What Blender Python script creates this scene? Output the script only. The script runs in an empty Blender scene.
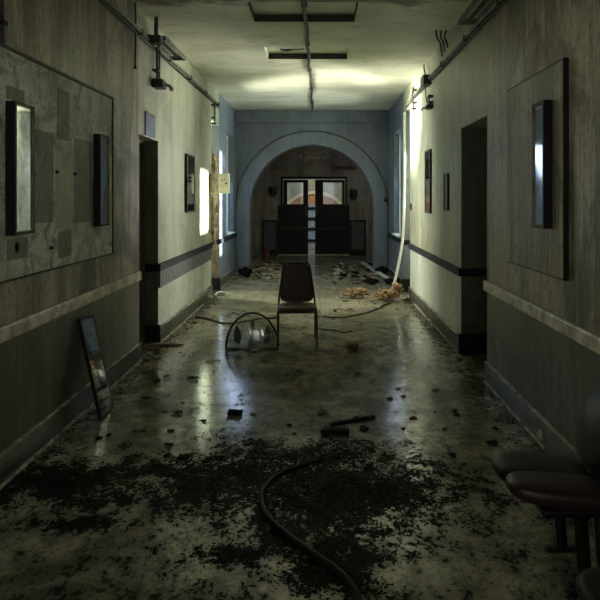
import bpy, bmesh, math, random
from mathutils import Vector, Matrix, noise
random.seed(7)
S = bpy.context.scene
C = S.collection
F = 620.0; HC = 1.6; CX = 320.0; CY = 199.0
XL, XR, ZC = -1.79, 1.46, 3.48          # corridor walls and ceiling
YE = 13.2                                # arch wall
def fl(px, py, z=0.0):                   # floor (or height z) point seen at a place in the photo
    Y = (HC - z) * F / (py - CY)
    return Vector(((px - CX) * Y / F, Y, z))

# ------------------------------------------------------------------ materials
def new_mat(name):
    m = bpy.data.materials.new(name); m.use_nodes = True
    nt = m.node_tree
    return m, nt, nt.nodes['Principled BSDF']
def N(nt, t, **kw):
    n = nt.nodes.new(t)
    for k, v in kw.items(): setattr(n, k, v)
    return n
def ramp(nt, fac, stops):
    r = N(nt, 'ShaderNodeValToRGB')
    el = r.color_ramp.elements
    while len(el) < len(stops): el.new(0.5)
    for e, (p, c) in zip(el, stops):
        e.position = p; e.color = (*c, 1) if len(c) == 3 else c
    nt.links.new(fac, r.inputs[0]); return r.outputs[0]
def tex(nt, scale, vec=(1, 1, 1), detail=5, rough=0.6, dist=0.0, off=(0, 0, 0)):
    tc = N(nt, 'ShaderNodeTexCoord'); mp = N(nt, 'ShaderNodeMapping')
    mp.inputs['Scale'].default_value = vec; mp.inputs['Location'].default_value = off
    nz = N(nt, 'ShaderNodeTexNoise')
    nz.inputs['Scale'].default_value = scale; nz.inputs['Detail'].default_value = detail
    nz.inputs['Roughness'].default_value = rough; nz.inputs['Distortion'].default_value = dist
    nt.links.new(tc.outputs['Object'], mp.inputs[0]); nt.links.new(mp.outputs[0], nz.inputs['Vector'])
    return nz.outputs['Fac']
def mix(nt, a, b, fac, mode='MIX'):
    m = N(nt, 'ShaderNodeMix', data_type='RGBA', blend_type=mode)
    for s, v in ((6, a), (7, b)):
        if hasattr(v, 'is_output'): nt.links.new(v, m.inputs[s])
        else: m.inputs[s].default_value = (*v, 1)
    if hasattr(fac, 'is_output'): nt.links.new(fac, m.inputs[0])
    else: m.inputs[0].default_value = fac
    return m.outputs[2]
def mth(nt, op, a, b=None, c=None, clamp=False):
    m = N(nt, 'ShaderNodeMath', operation=op); m.use_clamp = clamp
    for i, v in enumerate((a, b, c)):
        if v is None: continue
        if hasattr(v, 'is_output'): nt.links.new(v, m.inputs[i])
        else: m.inputs[i].default_value = v
    return m.outputs[0]
def bump(nt, bs, h, s=0.3, d=0.01):
    b = N(nt, 'ShaderNodeBump'); b.inputs['Strength'].default_value = s; b.inputs['Distance'].default_value = d
    nt.links.new(h, b.inputs['Height']); nt.links.new(b.outputs[0], bs.inputs['Normal'])
def simple(name, col, rough=0.6, metal=0.0, var=0.35, scale=12, dark=None, spec=0.5):
    m, nt, bs = new_mat(name)
    f = tex(nt, scale)
    d = dark or tuple(c * (1 - var) for c in col)
    c = ramp(nt, f, [(0.35, d), (0.62, col)])
    nt.links.new(c, bs.inputs['Base Color'])
    bs.inputs['Roughness'].default_value = rough; bs.inputs['Metallic'].default_value = metal
    bs.inputs['Specular IOR Level'].default_value = spec
    return m

def wall_mat(name, pale, stain, dirt, amount, rough=0.42):
    """old painted plaster with vertical runs of grime; dirt grows with amount"""
    m, nt, bs = new_mat(name)
    runs = tex(nt, 2.2, (2.2, 2.2, 0.22), 8, 0.68, 0.3)
    fine = tex(nt, 9.0, (7.0, 7.0, 0.16), 6, 0.75, off=(3, 1, 5))
    blot = tex(nt, 1.3, (1, 1, 1), 8, 0.7, 0.6, off=(9, 4, 1))
    zone = tex(nt, 0.9, (1, 1, 1), 4, 0.6, 0.4, off=(2, 8, 3))
    grit = tex(nt, 34.0, (1, 1, 0.6), 5, 0.7)
    warm = (pale[0]*1.02, pale[1]*0.86, pale[2]*0.74)
    c = mix(nt, pale, warm, ramp(nt, zone, [(0.42, (0, 0, 0)), (0.62, (amount,) * 3)]))
    zm = ramp(nt, zone, [(0.34, (0.25,) * 3), (0.60, (1, 1, 1))])
    c = mix(nt, c, stain, ramp(nt, runs, [(0.45, (0, 0, 0)), (0.57, (amount * 0.9,) * 3)]))
    fm_ = ramp(nt, fine, [(0.47, (0, 0, 0)), (0.57, (amount * 0.8,) * 3)])
    c = mix(nt, c, stain, mix(nt, fm_, zm, 1.0, 'MULTIPLY'))
    c = mix(nt, c, dirt, ramp(nt, blot, [(0.51, (0, 0, 0)), (0.62, (amount * 0.75,) * 3)]))
    c = mix(nt, c, dirt, ramp(nt, grit, [(0.52, (0, 0, 0)), (0.64, (amount * 0.7,) * 3)]))
    nt.links.new(c, bs.inputs['Base Color'])
    r = mth(nt, 'MULTIPLY_ADD', fine, 0.35, rough - 0.17)
    nt.links.new(r, bs.inputs['Roughness'])
    bump(nt, bs, mth(nt, 'ADD', fine, mth(nt, 'MULTIPLY', grit, 0.5)), 0.35, 0.008)
    return m

def mottled(name, pale, mid, dark, rough=0.6):
    m, nt, bs = new_mat(name)
    a = tex(nt, 6.0, detail=9, rough=0.78, dist=0.8); b = tex(nt, 1.6, detail=5, rough=0.6, off=(5, 5, 2)); g = tex(nt, 40.0, detail=4, rough=0.7)
    c = mix(nt, pale, mid, ramp(nt, a, [(0.46, (0, 0, 0)), (0.56, (0.9,) * 3)]))
    c = mix(nt, c, mid, ramp(nt, b, [(0.48, (0, 0, 0)), (0.64, (0.7,) * 3)]))
    c = mix(nt, c, dark, ramp(nt, g, [(0.54, (0, 0, 0)), (0.68, (0.6,) * 3)]))
    c = mix(nt, c, dark, ramp(nt, a, [(0.57, (0, 0, 0)), (0.66, (0.8,) * 3)]))
    nt.links.new(c, bs.inputs['Base Color']); bs.inputs['Roughness'].default_value = rough
    bump(nt, bs, a, 0.3, 0.006)
    return m

M = {}
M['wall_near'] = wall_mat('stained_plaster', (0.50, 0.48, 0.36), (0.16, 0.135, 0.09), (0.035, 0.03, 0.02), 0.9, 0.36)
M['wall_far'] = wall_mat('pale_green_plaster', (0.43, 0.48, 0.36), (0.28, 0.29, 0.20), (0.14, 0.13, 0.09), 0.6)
M['wall_end'] = wall_mat('blue_grey_plaster', (0.17, 0.21, 0.26), (0.11, 0.13, 0.16), (0.05, 0.06, 0.07), 0.5)
M['wall_lobby'] = wall_mat('lobby_plaster', (0.40, 0.37, 0.31), (0.22, 0.20, 0.16), (0.06, 0.055, 0.045), 0.8)
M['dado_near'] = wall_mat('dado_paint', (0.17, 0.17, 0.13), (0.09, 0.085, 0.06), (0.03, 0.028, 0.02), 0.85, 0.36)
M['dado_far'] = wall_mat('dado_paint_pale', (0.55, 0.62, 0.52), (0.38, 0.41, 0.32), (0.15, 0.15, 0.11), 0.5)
M['torn'] = mottled('torn_plaster', (0.36, 0.30, 0.22), (0.15, 0.105, 0.065), (0.04, 0.028, 0.018), 0.85)
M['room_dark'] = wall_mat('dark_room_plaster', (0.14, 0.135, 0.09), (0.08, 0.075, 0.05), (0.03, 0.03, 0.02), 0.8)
M['board'] = mottled('board_face', (0.66, 0.68, 0.54), (0.30, 0.30, 0.22), (0.09, 0.09, 0.07))
M['board_right'] = wall_mat('board_face_streaked', (0.40, 0.385, 0.29), (0.13, 0.115, 0.08), (0.05, 0.045, 0.03), 1.0, 0.4)
M['rail_pale'] = simple('worn_cream_rail', (0.80, 0.75, 0.58), 0.3, dark=(0.34, 0.30, 0.21), scale=9)
M['rail_dark'] = simple('navy_black_rail', (0.010, 0.013, 0.020), 0.55, spec=0.2)
M['bumper'] = simple('grey_blue_bumper_board', (0.13, 0.135, 0.145), 0.55, dark=(0.07, 0.07, 0.07))
M['skirting'] = simple('grimy_skirting', (0.09, 0.09, 0.07), 0.28, dark=(0.022, 0.022, 0.017), scale=6)
M['skirting_line'] = simple('skirting_top_edge', (0.50, 0.48, 0.38), 0.25, dark=(0.10, 0.10, 0.07), scale=8)
M['black'] = simple('black_paint', (0.008, 0.008, 0.008), 0.5, spec=0.3)
M['frame'] = simple('black_mirror_frame', (0.007, 0.006, 0.006), 0.5, var=0.5, spec=0.3)
M['brown_wood'] = simple('dark_brown_wood', (0.11, 0.085, 0.05), 0.5, scale=5)
M['pipe'] = simple('painted_pipe', (0.17, 0.17, 0.12), 0.5, dark=(0.03, 0.03, 0.02), scale=14)
M['pipe_dark'] = simple('dark_conduit', (0.045, 0.045, 0.035), 0.6, dark=(0.012, 0.012, 0.01), scale=10)
M['brass'] = simple('dull_valve_metal', (0.35, 0.33, 0.27), 0.4, 0.6)
M['cream'] = simple('cream_metal', (0.50, 0.44, 0.32), 0.6, var=0.25)
M['red'] = simple('faded_red', (0.22, 0.035, 0.025), 0.6)
M['blue_sign'] = simple('blue_sign_face', (0.10, 0.17, 0.33), 0.5, var=0.25)
M['white'] = simple('white_paint', (0.72, 0.74, 0.74), 0.5, var=0.2)
M['tan'] = simple('tan_insulation', (0.52, 0.36, 0.20), 0.95, dark=(0.17, 0.10, 0.05), scale=16)
M['paper'] = simple('dirty_paper', (0.55, 0.52, 0.40), 0.8, dark=(0.25, 0.23, 0.16), scale=9)
M['dirt'] = simple('black_dirt', (0.009, 0.008, 0.006), 0.85, scale=30, spec=0.2)
M['rust'] = simple('rusty_brown', (0.13, 0.06, 0.03), 0.8, scale=20)
M['hose'] = simple('black_hose_rubber', (0.010, 0.009, 0.008), 0.5, scale=20, spec=0.3)
M['chair_frame'] = simple('black_steel_tube', (0.012, 0.012, 0.012), 0.3, 0.3)
M['chair_cloth'] = simple('brown_chair_vinyl', (0.085, 0.052, 0.038), 0.5, scale=18, spec=0.3)
M['seat_black'] = simple('black_seat_vinyl', (0.010, 0.010, 0.011), 0.38, scale=14, spec=0.4)
M['seat_maroon'] = simple('maroon_seat_vinyl', (0.030, 0.014, 0.012), 0.38, scale=14, spec=0.4)
M['door_dark'] = simple('dark_navy_door', (0.010, 0.011, 0.014), 0.5, spec=0.3)
M['rope'] = simple('off_white_cord', (0.72, 0.72, 0.62), 0.7, var=0.3)
M['wood'] = simple('weathered_wood', (0.25, 0.20, 0.13), 0.7, dark=(0.09, 0.07, 0.045), scale=8)
M['brick'] = simple('orange_brick_arch', (0.62, 0.33, 0.15), 0.8, scale=6)
M['pale_stone'] = simple('pale_stone_rim', (0.80, 0.68, 0.48), 0.8, var=0.2)
M['outer'] = simple('outer_wall', (0.42, 0.44, 0.36), 0.9, scale=2)
M['troffer'] = simple('ceiling_panel_face', (0.80, 0.82, 0.64), 0.5, var=0.2, scale=3)

def mirror_mat():
    m, nt, bs = new_mat('aged_mirror_glass')
    f = tex(nt, 10, detail=6)
    nt.links.new(ramp(nt, f, [(0.3, (0.42, 0.44, 0.44)), (0.6, (0.74, 0.76, 0.76))]), bs.inputs['Base Color'])
    bs.inputs['Metallic'].default_value = 1.0
    nt.links.new(mth(nt, 'MULTIPLY_ADD', f, 0.12, 0.0), bs.inputs['Roughness'])
    return m
M['mirror'] = mirror_mat()

def dome_mat():
    m, nt, bs = new_mat('smoky_dome_plastic')
    t = N(nt, 'ShaderNodeBsdfTransparent'); x = N(nt, 'ShaderNodeMixShader')
    t.inputs[0].default_value = (0.80, 0.84, 0.76, 1)
    bs.inputs['Base Color'].default_value = (0.75, 0.78, 0.72, 1); bs.inputs['Metallic'].default_value = 1.0
    nt.links.new(mth(nt, 'MULTIPLY_ADD', tex(nt, 14), 0.25, 0.0), bs.inputs['Roughness'])
    x.inputs[0].default_value = 0.28
    nt.links.new(t.outputs[0], x.inputs[1]); nt.links.new(bs.outputs[0], x.inputs[2])
    nt.links.new(x.outputs[0], nt.nodes['Material Output'].inputs[0])
    return m
M['dome'] = dome_mat()

def glass_mat():
    m, nt, bs = new_mat('window_glass')
    nt.nodes.remove(bs)
    t = N(nt, 'ShaderNodeBsdfTransparent'); g = N(nt, 'ShaderNodeBsdfGlossy'); x = N(nt, 'ShaderNodeMixShader')
    t.inputs[0].default_value = (0.86, 0.92, 0.95, 1); g.inputs['Roughness'].default_value = 0.05
    x.inputs[0].default_value = 0.08
    nt.links.new(t.outputs[0], x.inputs[1]); nt.links.new(g.outputs[0], x.inputs[2])
    nt.links.new(x.outputs[0], nt.nodes['Material Output'].inputs[0])
    return m
M['glass'] = glass_mat()

def floor_mat():
    m, nt, bs = new_mat('waxed_floor_tiles')
    tc = N(nt, 'ShaderNodeTexCoord')
    sp = N(nt, 'ShaderNodeSeparateXYZ'); nt.links.new(tc.outputs['Object'], sp.inputs[0])
    X, Y = sp.outputs[0], sp.outputs[1]
    n1 = tex(nt, 2.4, detail=9, rough=0.72, dist=0.5)
    n2 = tex(nt, 9.0, (1, 0.7, 1), 8, 0.75, off=(4, 2, 0))
    n3 = tex(nt, 42.0, (1, 0.7, 1), 5, 0.7, off=(1, 7, 0))
    far_fade = mth(nt, 'MULTIPLY_ADD', mth(nt, 'SUBTRACT', Y, 6.0), -0.18, 1.0, clamp=True)   # dark mottling thins with distance
    far_fade = mth(nt, 'MAXIMUM', far_fade, 0.35)
    base = mix(nt, (0.50, 0.475, 0.34), (0.17, 0.155, 0.10), mth(nt, 'MULTIPLY', ramp(nt, n1, [(0.40, (0, 0, 0)), (0.58, (1, 1, 1))]), far_fade))
    base = mix(nt, base, (0.09, 0.082, 0.05), mth(nt, 'MULTIPLY', ramp(nt, n2, [(0.47, (0, 0, 0)), (0.62, (0.8,) * 3)]), far_fade))
    base = mix(nt, base, (0.03, 0.028, 0.018), ramp(nt, n3, [(0.53, (0, 0, 0)), (0.66, (0.75,) * 3)]))
    # tile joints
    br = N(nt, 'ShaderNodeTexBrick'); br.offset = 0.0
    br.inputs['Scale'].default_value = 1.0; br.inputs['Brick Width'].default_value = 0.305
    br.inputs['Row Height'].default_value = 0.305; br.inputs['Mortar Size'].default_value = 0.003
    br.inputs['Color1'].default_value = (1, 1, 1, 1); br.inputs['Color2'].default_value = (0.86, 0.86, 0.86, 1)
    br.inputs['Mortar'].default_value = (0.62, 0.6, 0.55, 1)
    nt.links.new(tc.outputs['Object'], br.inputs['Vector'])
    base = mix(nt, base, br.outputs['Color'], 0.7, 'MULTIPLY')
    # soot and dirt trodden into the floor
    def blob(cx, cy, rx, ry):
        a = mth(nt, 'DIVIDE', mth(nt, 'SUBTRACT', X, cx), rx); b = mth(nt, 'DIVIDE', mth(nt, 'SUBTRACT', Y, cy), ry)
        d = mth(nt, 'SQRT', mth(nt, 'ADD', mth(nt, 'MULTIPLY', a, a), mth(nt, 'MULTIPLY', b, b)))
        return mth(nt, 'SUBTRACT', 1.0, d)
    mask = None
    for q in BLOBS:
        b = blob(*q); mask = b if mask is None else mth(nt, 'MAXIMUM', mask, b)
    nz = mth(nt, 'ADD', mth(nt, 'MULTIPLY', mth(nt, 'SUBTRACT', n1, 0.5), 2.6), mth(nt, 'MULTIPLY', mth(nt, 'SUBTRACT', n2, 0.5), 4.0))
    nz = mth(nt, 'ADD', nz, mth(nt, 'MULTIPLY', mth(nt, 'SUBTRACT', n3, 0.5), 3.0))
    v = mth(nt, 'ADD', mask, nz)
    msk = ramp(nt, v, [(-0.0, (0, 0, 0)), (0.30, (0.95,) * 3)])
    v2 = mth(nt, 'ADD', mth(nt, 'MINIMUM', mth(nt, 'MULTIPLY', mth(nt, 'SUBTRACT', 4.6, Y), 0.35), 0.28), mth(nt, 'SUBTRACT', nz, 0.25))
    msk = mth(nt, 'MAXIMUM', msk, ramp(nt, v2, [(0.0, (0, 0, 0)), (0.45, (0.85,) * 3)]))
    base = mix(nt, base, (0.007, 0.006, 0.0045), msk)
    # grime along the walls
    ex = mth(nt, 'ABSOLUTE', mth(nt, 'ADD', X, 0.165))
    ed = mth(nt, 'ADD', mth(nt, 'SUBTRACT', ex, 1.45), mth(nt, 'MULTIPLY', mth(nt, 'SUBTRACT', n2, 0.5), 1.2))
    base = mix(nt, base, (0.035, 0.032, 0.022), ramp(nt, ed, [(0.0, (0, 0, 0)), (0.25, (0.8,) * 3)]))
    nt.links.new(base, bs.inputs['Base Color'])
    rg = mth(nt, 'ADD', mth(nt, 'MULTIPLY_ADD', n2, 0.26, 0.0), mth(nt, 'MULTIPLY', msk, 0.6))
    nt.links.new(rg, bs.inputs['Roughness'])
    bump(nt, bs, mth(nt, 'ADD', n2, mth(nt, 'MULTIPLY', n3, 0.6)), 0.14, 0.004)
    nt.links.new(mth(nt, 'MULTIPLY_ADD', msk, -0.72, 0.8), bs.inputs['Specular IOR Level'])
    return m
BLOBS = [(-0.05, 3.45, 0.85, 0.78), (0.25, 3.35, 0.75, 0.45), (-0.55, 3.55, 0.75, 0.42), (-1.45, 3.52, 0.95, 0.42),
         (0.05, 2.75, 0.25, 0.40), (-0.42, 2.8, 0.20, 0.14), (-1.2, 3.05, 0.3, 0.10)]
M['floor'] = floor_mat()

def ceiling_mat():
    m, nt, bs = new_mat('stained_ceiling_paint')
    tc = N(nt, 'ShaderNodeTexCoord'); sp = N(nt, 'ShaderNodeSeparateXYZ'); nt.links.new(tc.outputs['Object'], sp.inputs[0])
    n1 = tex(nt, 1.5, (0.8, 1.6, 1), 8, 0.7, 0.4); n2 = tex(nt, 8, (0.5, 2.0, 1), 6, 0.7)
    c = mix(nt, (0.76, 0.77, 0.62), (0.50, 0.47, 0.34), ramp(nt, n1, [(0.42, (0, 0, 0)), (0.68, (0.85,) * 3)]))
    c = mix(nt, c, (0.14, 0.11, 0.07), ramp(nt, n2, [(0.55, (0, 0, 0)), (0.75, (0.7,) * 3)]))
    # water damage patch near the entrance side
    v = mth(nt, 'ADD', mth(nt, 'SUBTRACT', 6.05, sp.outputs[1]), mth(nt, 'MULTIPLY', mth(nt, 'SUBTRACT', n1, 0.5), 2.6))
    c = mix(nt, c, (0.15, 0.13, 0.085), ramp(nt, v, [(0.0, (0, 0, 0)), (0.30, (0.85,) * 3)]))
    nt.links.new(c, bs.inputs['Base Color']); bs.inputs['Roughness'].default_value = 0.55
    bump(nt, bs, n2, 0.3, 0.006)
    return m
M['ceiling'] = ceiling_mat()

# ------------------------------------------------------------------ mesh helpers
class MB:
    def __init__(s): s.v = []; s.f = []
    def quad(s, a, b, c, d):
        i = len(s.v); s.v += [tuple(a), tuple(b), tuple(c), tuple(d)]; s.f.append((i, i+1, i+2, i+3)); return s
    def box(s, x0, x1, y0, y1, z0, z1, mtx=None):
        i = len(s.v)
        p = [Vector((x, y, z)) for x in (x0, x1) for y in (y0, y1) for z in (z0, z1)]
        if mtx is not None: p = [mtx @ q for q in p]
        s.v += [tuple(q) for q in p]
        for q in ((0, 1, 3, 2), (4, 6, 7, 5), (0, 4, 5, 1), (2, 3, 7, 6), (0, 2, 6, 4), (1, 5, 7, 3)):
            s.f.append(tuple(i + k for k in q))
        return s
    def tube(s, pts, r, n=10, cap=True):
        pts = [Vector(p) for p in pts]; m = len(pts)
        rs = r if isinstance(r, (list, tuple)) else [r] * m
        i0 = len(s.v); up = None
        for k, p in enumerate(pts):
            t = (pts[min(k+1, m-1)] - pts[max(k-1, 0)]).normalized()
            if up is None:
                up = Vector((0, 0, 1)) if abs(t.z) < 0.9 else Vector((1, 0, 0))
            a = t.cross(up)
            if a.length < 1e-5: a = t.cross(Vector((0, 1, 0)))
            a.normalize(); b = a.cross(t).normalized(); up = b
            for j in range(n):
                w = 2*math.pi*j/n
                s.v.append(tuple(p + rs[k]*(math.cos(w)*a + math.sin(w)*b)))
        for k in range(m-1):
            for j in range(n):
                s.f.append((i0+k*n+j, i0+k*n+(j+1) % n, i0+(k+1)*n+(j+1) % n, i0+(k+1)*n+j))
        if cap:
            s.f.append(tuple(i0+j for j in range(n))[::-1]); s.f.append(tuple(i0+(m-1)*n+j for j in range(n)))
        return s
    def loft(s, rings, cap=True):
        i0 = len(s.v); n = len(rings[0])
        for r in rings: s.v += [tuple(p) for p in r]
        for k in range(len(rings)-1):
            for j in range(n):
                s.f.append((i0+k*n+j, i0+k*n+(j+1) % n, i0+(k+1)*n+(j+1) % n, i0+(k+1)*n+j))
        if cap:
            s.f.append(tuple(i0+j for j in range(n))[::-1]); s.f.append(tuple(i0+(len(rings)-1)*n+j for j in range(n)))
        return s
    def xf(s, m):
        s.v = [tuple(m @ Vector(p)) for p in s.v]; return s
    def build(s, name, mat, parent=None, smooth=False, bevel=0.0):
        me = bpy.data.meshes.new(name); me.from_pydata(s.v, [], s.f)
        bm = bmesh.new(); bm.from_mesh(me)
        bmesh.ops.remove_doubles(bm, verts=bm.verts, dist=1e-5)
        bmesh.ops.recalc_face_normals(bm, faces=bm.faces)
        bm.to_mesh(me); bm.free()
        me.materials.append(mat if not isinstance(mat, str) else M[mat])
        o = bpy.data.objects.new(name, me); C.objects.link(o)
        if parent: o.parent = parent
        if smooth:
            for p in me.polygons: p.use_smooth = True
            e = o.modifiers.new('split', 'EDGE_SPLIT'); e.split_angle = math.radians(40)
        if bevel:
            b = o.modifiers.new('bevel', 'BEVEL'); b.width = bevel; b.segments = 2; b.limit_method = 'ANGLE'
        return o
def tag(o, label, cat, group=None, kind=None):
    o['label'] = label; o['category'] = cat
    if group: o['group'] = group
    if kind: o['kind'] = kind
    return o
def thing(name, label, cat, loc=(0, 0, 0), rot=(0, 0, 0), group=None):
    o = bpy.data.objects.new(name, None); C.objects.link(o); o.empty_display_size = 0.1
    o.location = loc; o.rotation_euler = rot
    return tag(o, label, cat, group)
def struct(name, mb, mat, label=None, parent=None, **kw):
    o = mb.build(name, mat, parent, **kw)
    if not parent: o['kind'] = 'structure'
    if label: o['label'] = label
    return o
def dup(root, loc=None, rot=None, label=None, scale=None, group=None):
    r = root.copy(); C.objects.link(r)
    if loc is not None: r.location = loc
    if rot is not None: r.rotation_euler = rot
    if label: r['label'] = label
    if group: r['group'] = group
    if scale is not None: r.scale = scale
    for ch in list(root.children):
        c = ch.copy(); C.objects.link(c); c.parent = r
        for g in list(ch.children):
            d = g.copy(); C.objects.link(d); d.parent = c
    return r
def slab(mb, us, vs, holes, w0, w1, P):
    """flat slab between w0 and w1 on a u/v grid with rectangular holes; P maps (u, v, w) to a point"""
    us = sorted(set(us) | {h[0] for h in holes} | {h[1] for h in holes})
    vs = sorted(set(vs) | {h[2] for h in holes} | {h[3] for h in holes})
    def solid(i, j):
        if i < 0 or j < 0 or i >= len(us)-1 or j >= len(vs)-1: return False
        u = (us[i]+us[i+1])/2; v = (vs[j]+vs[j+1])/2
        return not any(h[0] < u < h[1] and h[2] < v < h[3] for h in holes)
    for i in range(len(us)-1):
        for j in range(len(vs)-1):
            if not solid(i, j): continue
            a, b, c, d = us[i], us[i+1], vs[j], vs[j+1]
            for w in (w0, w1): mb.quad(P(a, c, w), P(b, c, w), P(b, d, w), P(a, d, w))
            for (di, dj, e) in ((-1, 0, ((a, c), (a, d))), (1, 0, ((b, c), (b, d))), (0, -1, ((a, c), (b, c))), (0, 1, ((a, d), (b, d)))):
                if not solid(i+di, j+dj):
                    (p, q), (r, t) = e
                    mb.quad(P(p, q, w0), P(r, t, w0), P(r, t, w1), P(p, q, w1))
    return mb
PX = lambda u, v, w: (w, u, v)      # wall along Y
PY = lambda u, v, w: (u, w, v)      # wall along X
PZ = lambda u, v, w: (u, v, w)      # horizontal

# ------------------------------------------------------------------ room shell
YB = -2.6
DL = (6.13, 6.86, 0.0, 2.24)         # left door recess
DR = (5.42, 6.42, 0.0, 2.33)         # right doorway
OL = (10.2, 10.98, 0.0, 2.9)        # side passage openings by the arch
OR = (10.05, 10.80, 0.0, 3.12)
WL = (11.85, 12.75, 0.9, 2.88)       # windows by the arch
WR = (11.25, 12.20, 0.9, 2.88)
WN = (-0.6, 0.4, 1.5, 2.8)           # side windows added out of view to light the near walls
RZ = 0.85                            # dado height
# walls: near dado, near upper, far, end
struct('floor', MB().box(-6, 6, YB, 25, -0.12, 0.0), 'floor', 'worn waxed corridor floor strewn with dirt')
TRO = [(-0.70, 0.37, y, y+0.66) for y in (0.67, 2.42, 4.17, 5.92, 7.67)]
struct('ceiling', slab(MB(), [XL-0.4, XR+0.4], [YB, YE+0.35], TRO, ZC, ZC+0.085, PZ), 'ceiling', 'stained painted corridor ceiling')
struct('ceiling', MB().box(-6, 6, YB, 25, ZC+0.086, ZC+0.16), 'room_dark')

def wall(side, x, t, segs):
    for (name, y0, y1, z0, z1, holes, mat) in segs:
        hs = [(max(h[0], y0), min(h[1], y1), max(h[2], z0), min(h[3], z1)) for h in holes if h[1] > y0 and h[0] < y1 and h[3] > z0 and h[2] < z1]
        struct(name, slab(MB(), [y0, y1], [z0, z1], hs, x, x + t, PX), mat)
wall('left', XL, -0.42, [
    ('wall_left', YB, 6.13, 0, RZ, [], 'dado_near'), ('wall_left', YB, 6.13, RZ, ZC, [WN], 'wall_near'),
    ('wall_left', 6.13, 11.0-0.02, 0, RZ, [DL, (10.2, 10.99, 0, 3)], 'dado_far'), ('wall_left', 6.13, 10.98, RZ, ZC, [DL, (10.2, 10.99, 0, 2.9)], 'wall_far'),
    ('wall_left', 10.98, YE, 0, ZC, [WL], 'wall_end')])
wall('right', XR, 0.42, [
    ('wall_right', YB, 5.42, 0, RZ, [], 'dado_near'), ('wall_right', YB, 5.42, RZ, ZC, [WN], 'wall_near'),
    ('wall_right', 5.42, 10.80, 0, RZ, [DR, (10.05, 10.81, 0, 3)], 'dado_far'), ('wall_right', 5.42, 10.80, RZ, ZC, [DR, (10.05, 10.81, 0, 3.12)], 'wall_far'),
    ('wall_right', 10.80, YE, 0, ZC, [WR], 'wall_end')])
# side room behind the right doorway, side passages, back end
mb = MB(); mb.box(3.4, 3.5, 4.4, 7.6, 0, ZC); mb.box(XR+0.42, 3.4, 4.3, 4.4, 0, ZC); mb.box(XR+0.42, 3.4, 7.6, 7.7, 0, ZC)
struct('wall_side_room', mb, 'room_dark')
SWR = (9.85, 12.1, 1.2, 3.0)         # window at the outer end of the right passage
mb = MB(); slab(mb, [9.5, 12.3], [0, ZC], [(10.2, 11.75, 1.60, 2.65)], 3.30, 3.42, PX)
mb.box(XR+0.42, 3.3, 9.4, 9.5, 0, ZC); mb.box(XR+0.42, 3.3, 11.2, 11.3, 0, 0.01)
struct('wall_passage_right', mb, 'wall_far')
mb = MB(); slab(mb, [9.5, 12.3], [0, ZC], [(10.2, 11.6, 1.0, 3.1)], -3.75, -3.63, PX)
mb.box(-3.63, XL-0.42, 9.4, 9.5, 0, ZC)
struct('wall_passage_left', mb, 'wall_far')
struct('wall_passage_left', MB().box(-3.63, XL-0.42, 11.6, 11.7, 0, ZC), 'wall_far')
struct('wall_back', slab(MB(), [XL-0.42, XR+0.42], [0, ZC], [(-1.2, 0.9, 0.9, 2.9)], YB-0.12, YB, PY), 'wall_near')

# arch wall
AC, AR, AZ = -0.17, 1.32, 1.43
def arch_pts(r, n=48):
    return [(AC - r, 0.0)] + [(AC - r*math.cos(math.pi*k/n), AZ + r*math.sin(math.pi*k/n)) for k in range(n+1)] + [(AC + r, 0.0)]
mb = MB(); Y0, Y1 = YE, YE+0.35
ap = arch_pts(AR); XA, XB = XL-0.42, XR+0.42
for (a, b) in zip(ap[:-1], ap[1:]):
    mb.quad((a[0], Y0, a[1]), (b[0], Y0, b[1]), (b[0], Y1, b[1]), (a[0], Y1, a[1]))
    if abs(a[0]-b[0]) > 1e-6:
        for y in (Y0, Y1): mb.quad((a[0], y, a[1]), (b[0], y, b[1]), (b[0], y, ZC), (a[0], y, ZC))
for y in (Y0, Y1):
    mb.quad((XA, y, 0), (AC-AR, y, 0), (AC-AR, y, AZ), (XA, y, AZ)); mb.quad((XA, y, AZ), (AC-AR, y, AZ), (AC-AR, y, ZC), (XA, y, ZC))
    mb.quad((XB, y, 0), (AC+AR, y, 0), (AC+AR, y, AZ), (XB, y, AZ)); mb.quad((XB, y, AZ), (AC+AR, y, AZ), (AC+AR, y, ZC), (XB, y, ZC))
struct('wall_end', mb, 'wall_end', 'blue grey end wall pierced by a round arch')
mb = MB(); a1 = arch_pts(AR+0.005); a2 = arch_pts(1.60)
for k in range(len(a1)-1):
    p, q, r, t = a1[k], a1[k+1], a2[k+1], a2[k]
    y, z = YE-0.035, YE
    mb.quad((p[0], y, p[1]), (q[0], y, q[1]), (r[0], y, r[1]), (t[0], y, t[1]))
    mb.quad((p[0], y, p[1]), (q[0], y, q[1]), (q[0], z, q[1]), (p[0], z, p[1]))
    mb.quad((t[0], y, t[1]), (r[0], y, r[1]), (r[0], z, r[1]), (t[0], z, t[1]))
struct('trim_1', mb, 'wall_end', 'moulded band around the arch')
struct('trim_30', MB().tube([(p[0], YE-0.02, p[1]) for p in arch_pts(1.612)[1:-1]], 0.016, 6, False), 'skirting', 'thin dark bead round the arch moulding')
struct('trim_2', MB().box(XL, XR, YE-0.10, YE, 3.22, ZC), 'wall_end', 'beam over the arch', bevel=0.01)

# lobby beyond the arch
YD = 17.7
mb = MB(); slab(mb, [XL-0.5, XR+0.5], [0, ZC], [(-1.06, 0.72, 0, 2.17)], YD, YD+0.2, PY)
struct('wall_lobby', mb, 'wall_lobby', 'lobby wall around the double doors')
struct('wall_lobby', MB().box(XL-0.2, XL-0.1, YE+0.35, YD, 0, ZC), 'wall_lobby')
struct('wall_lobby', MB().box(XR+0.1, XR+0.2, YE+0.35, YD, 0, ZC), 'wall_lobby')
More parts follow.
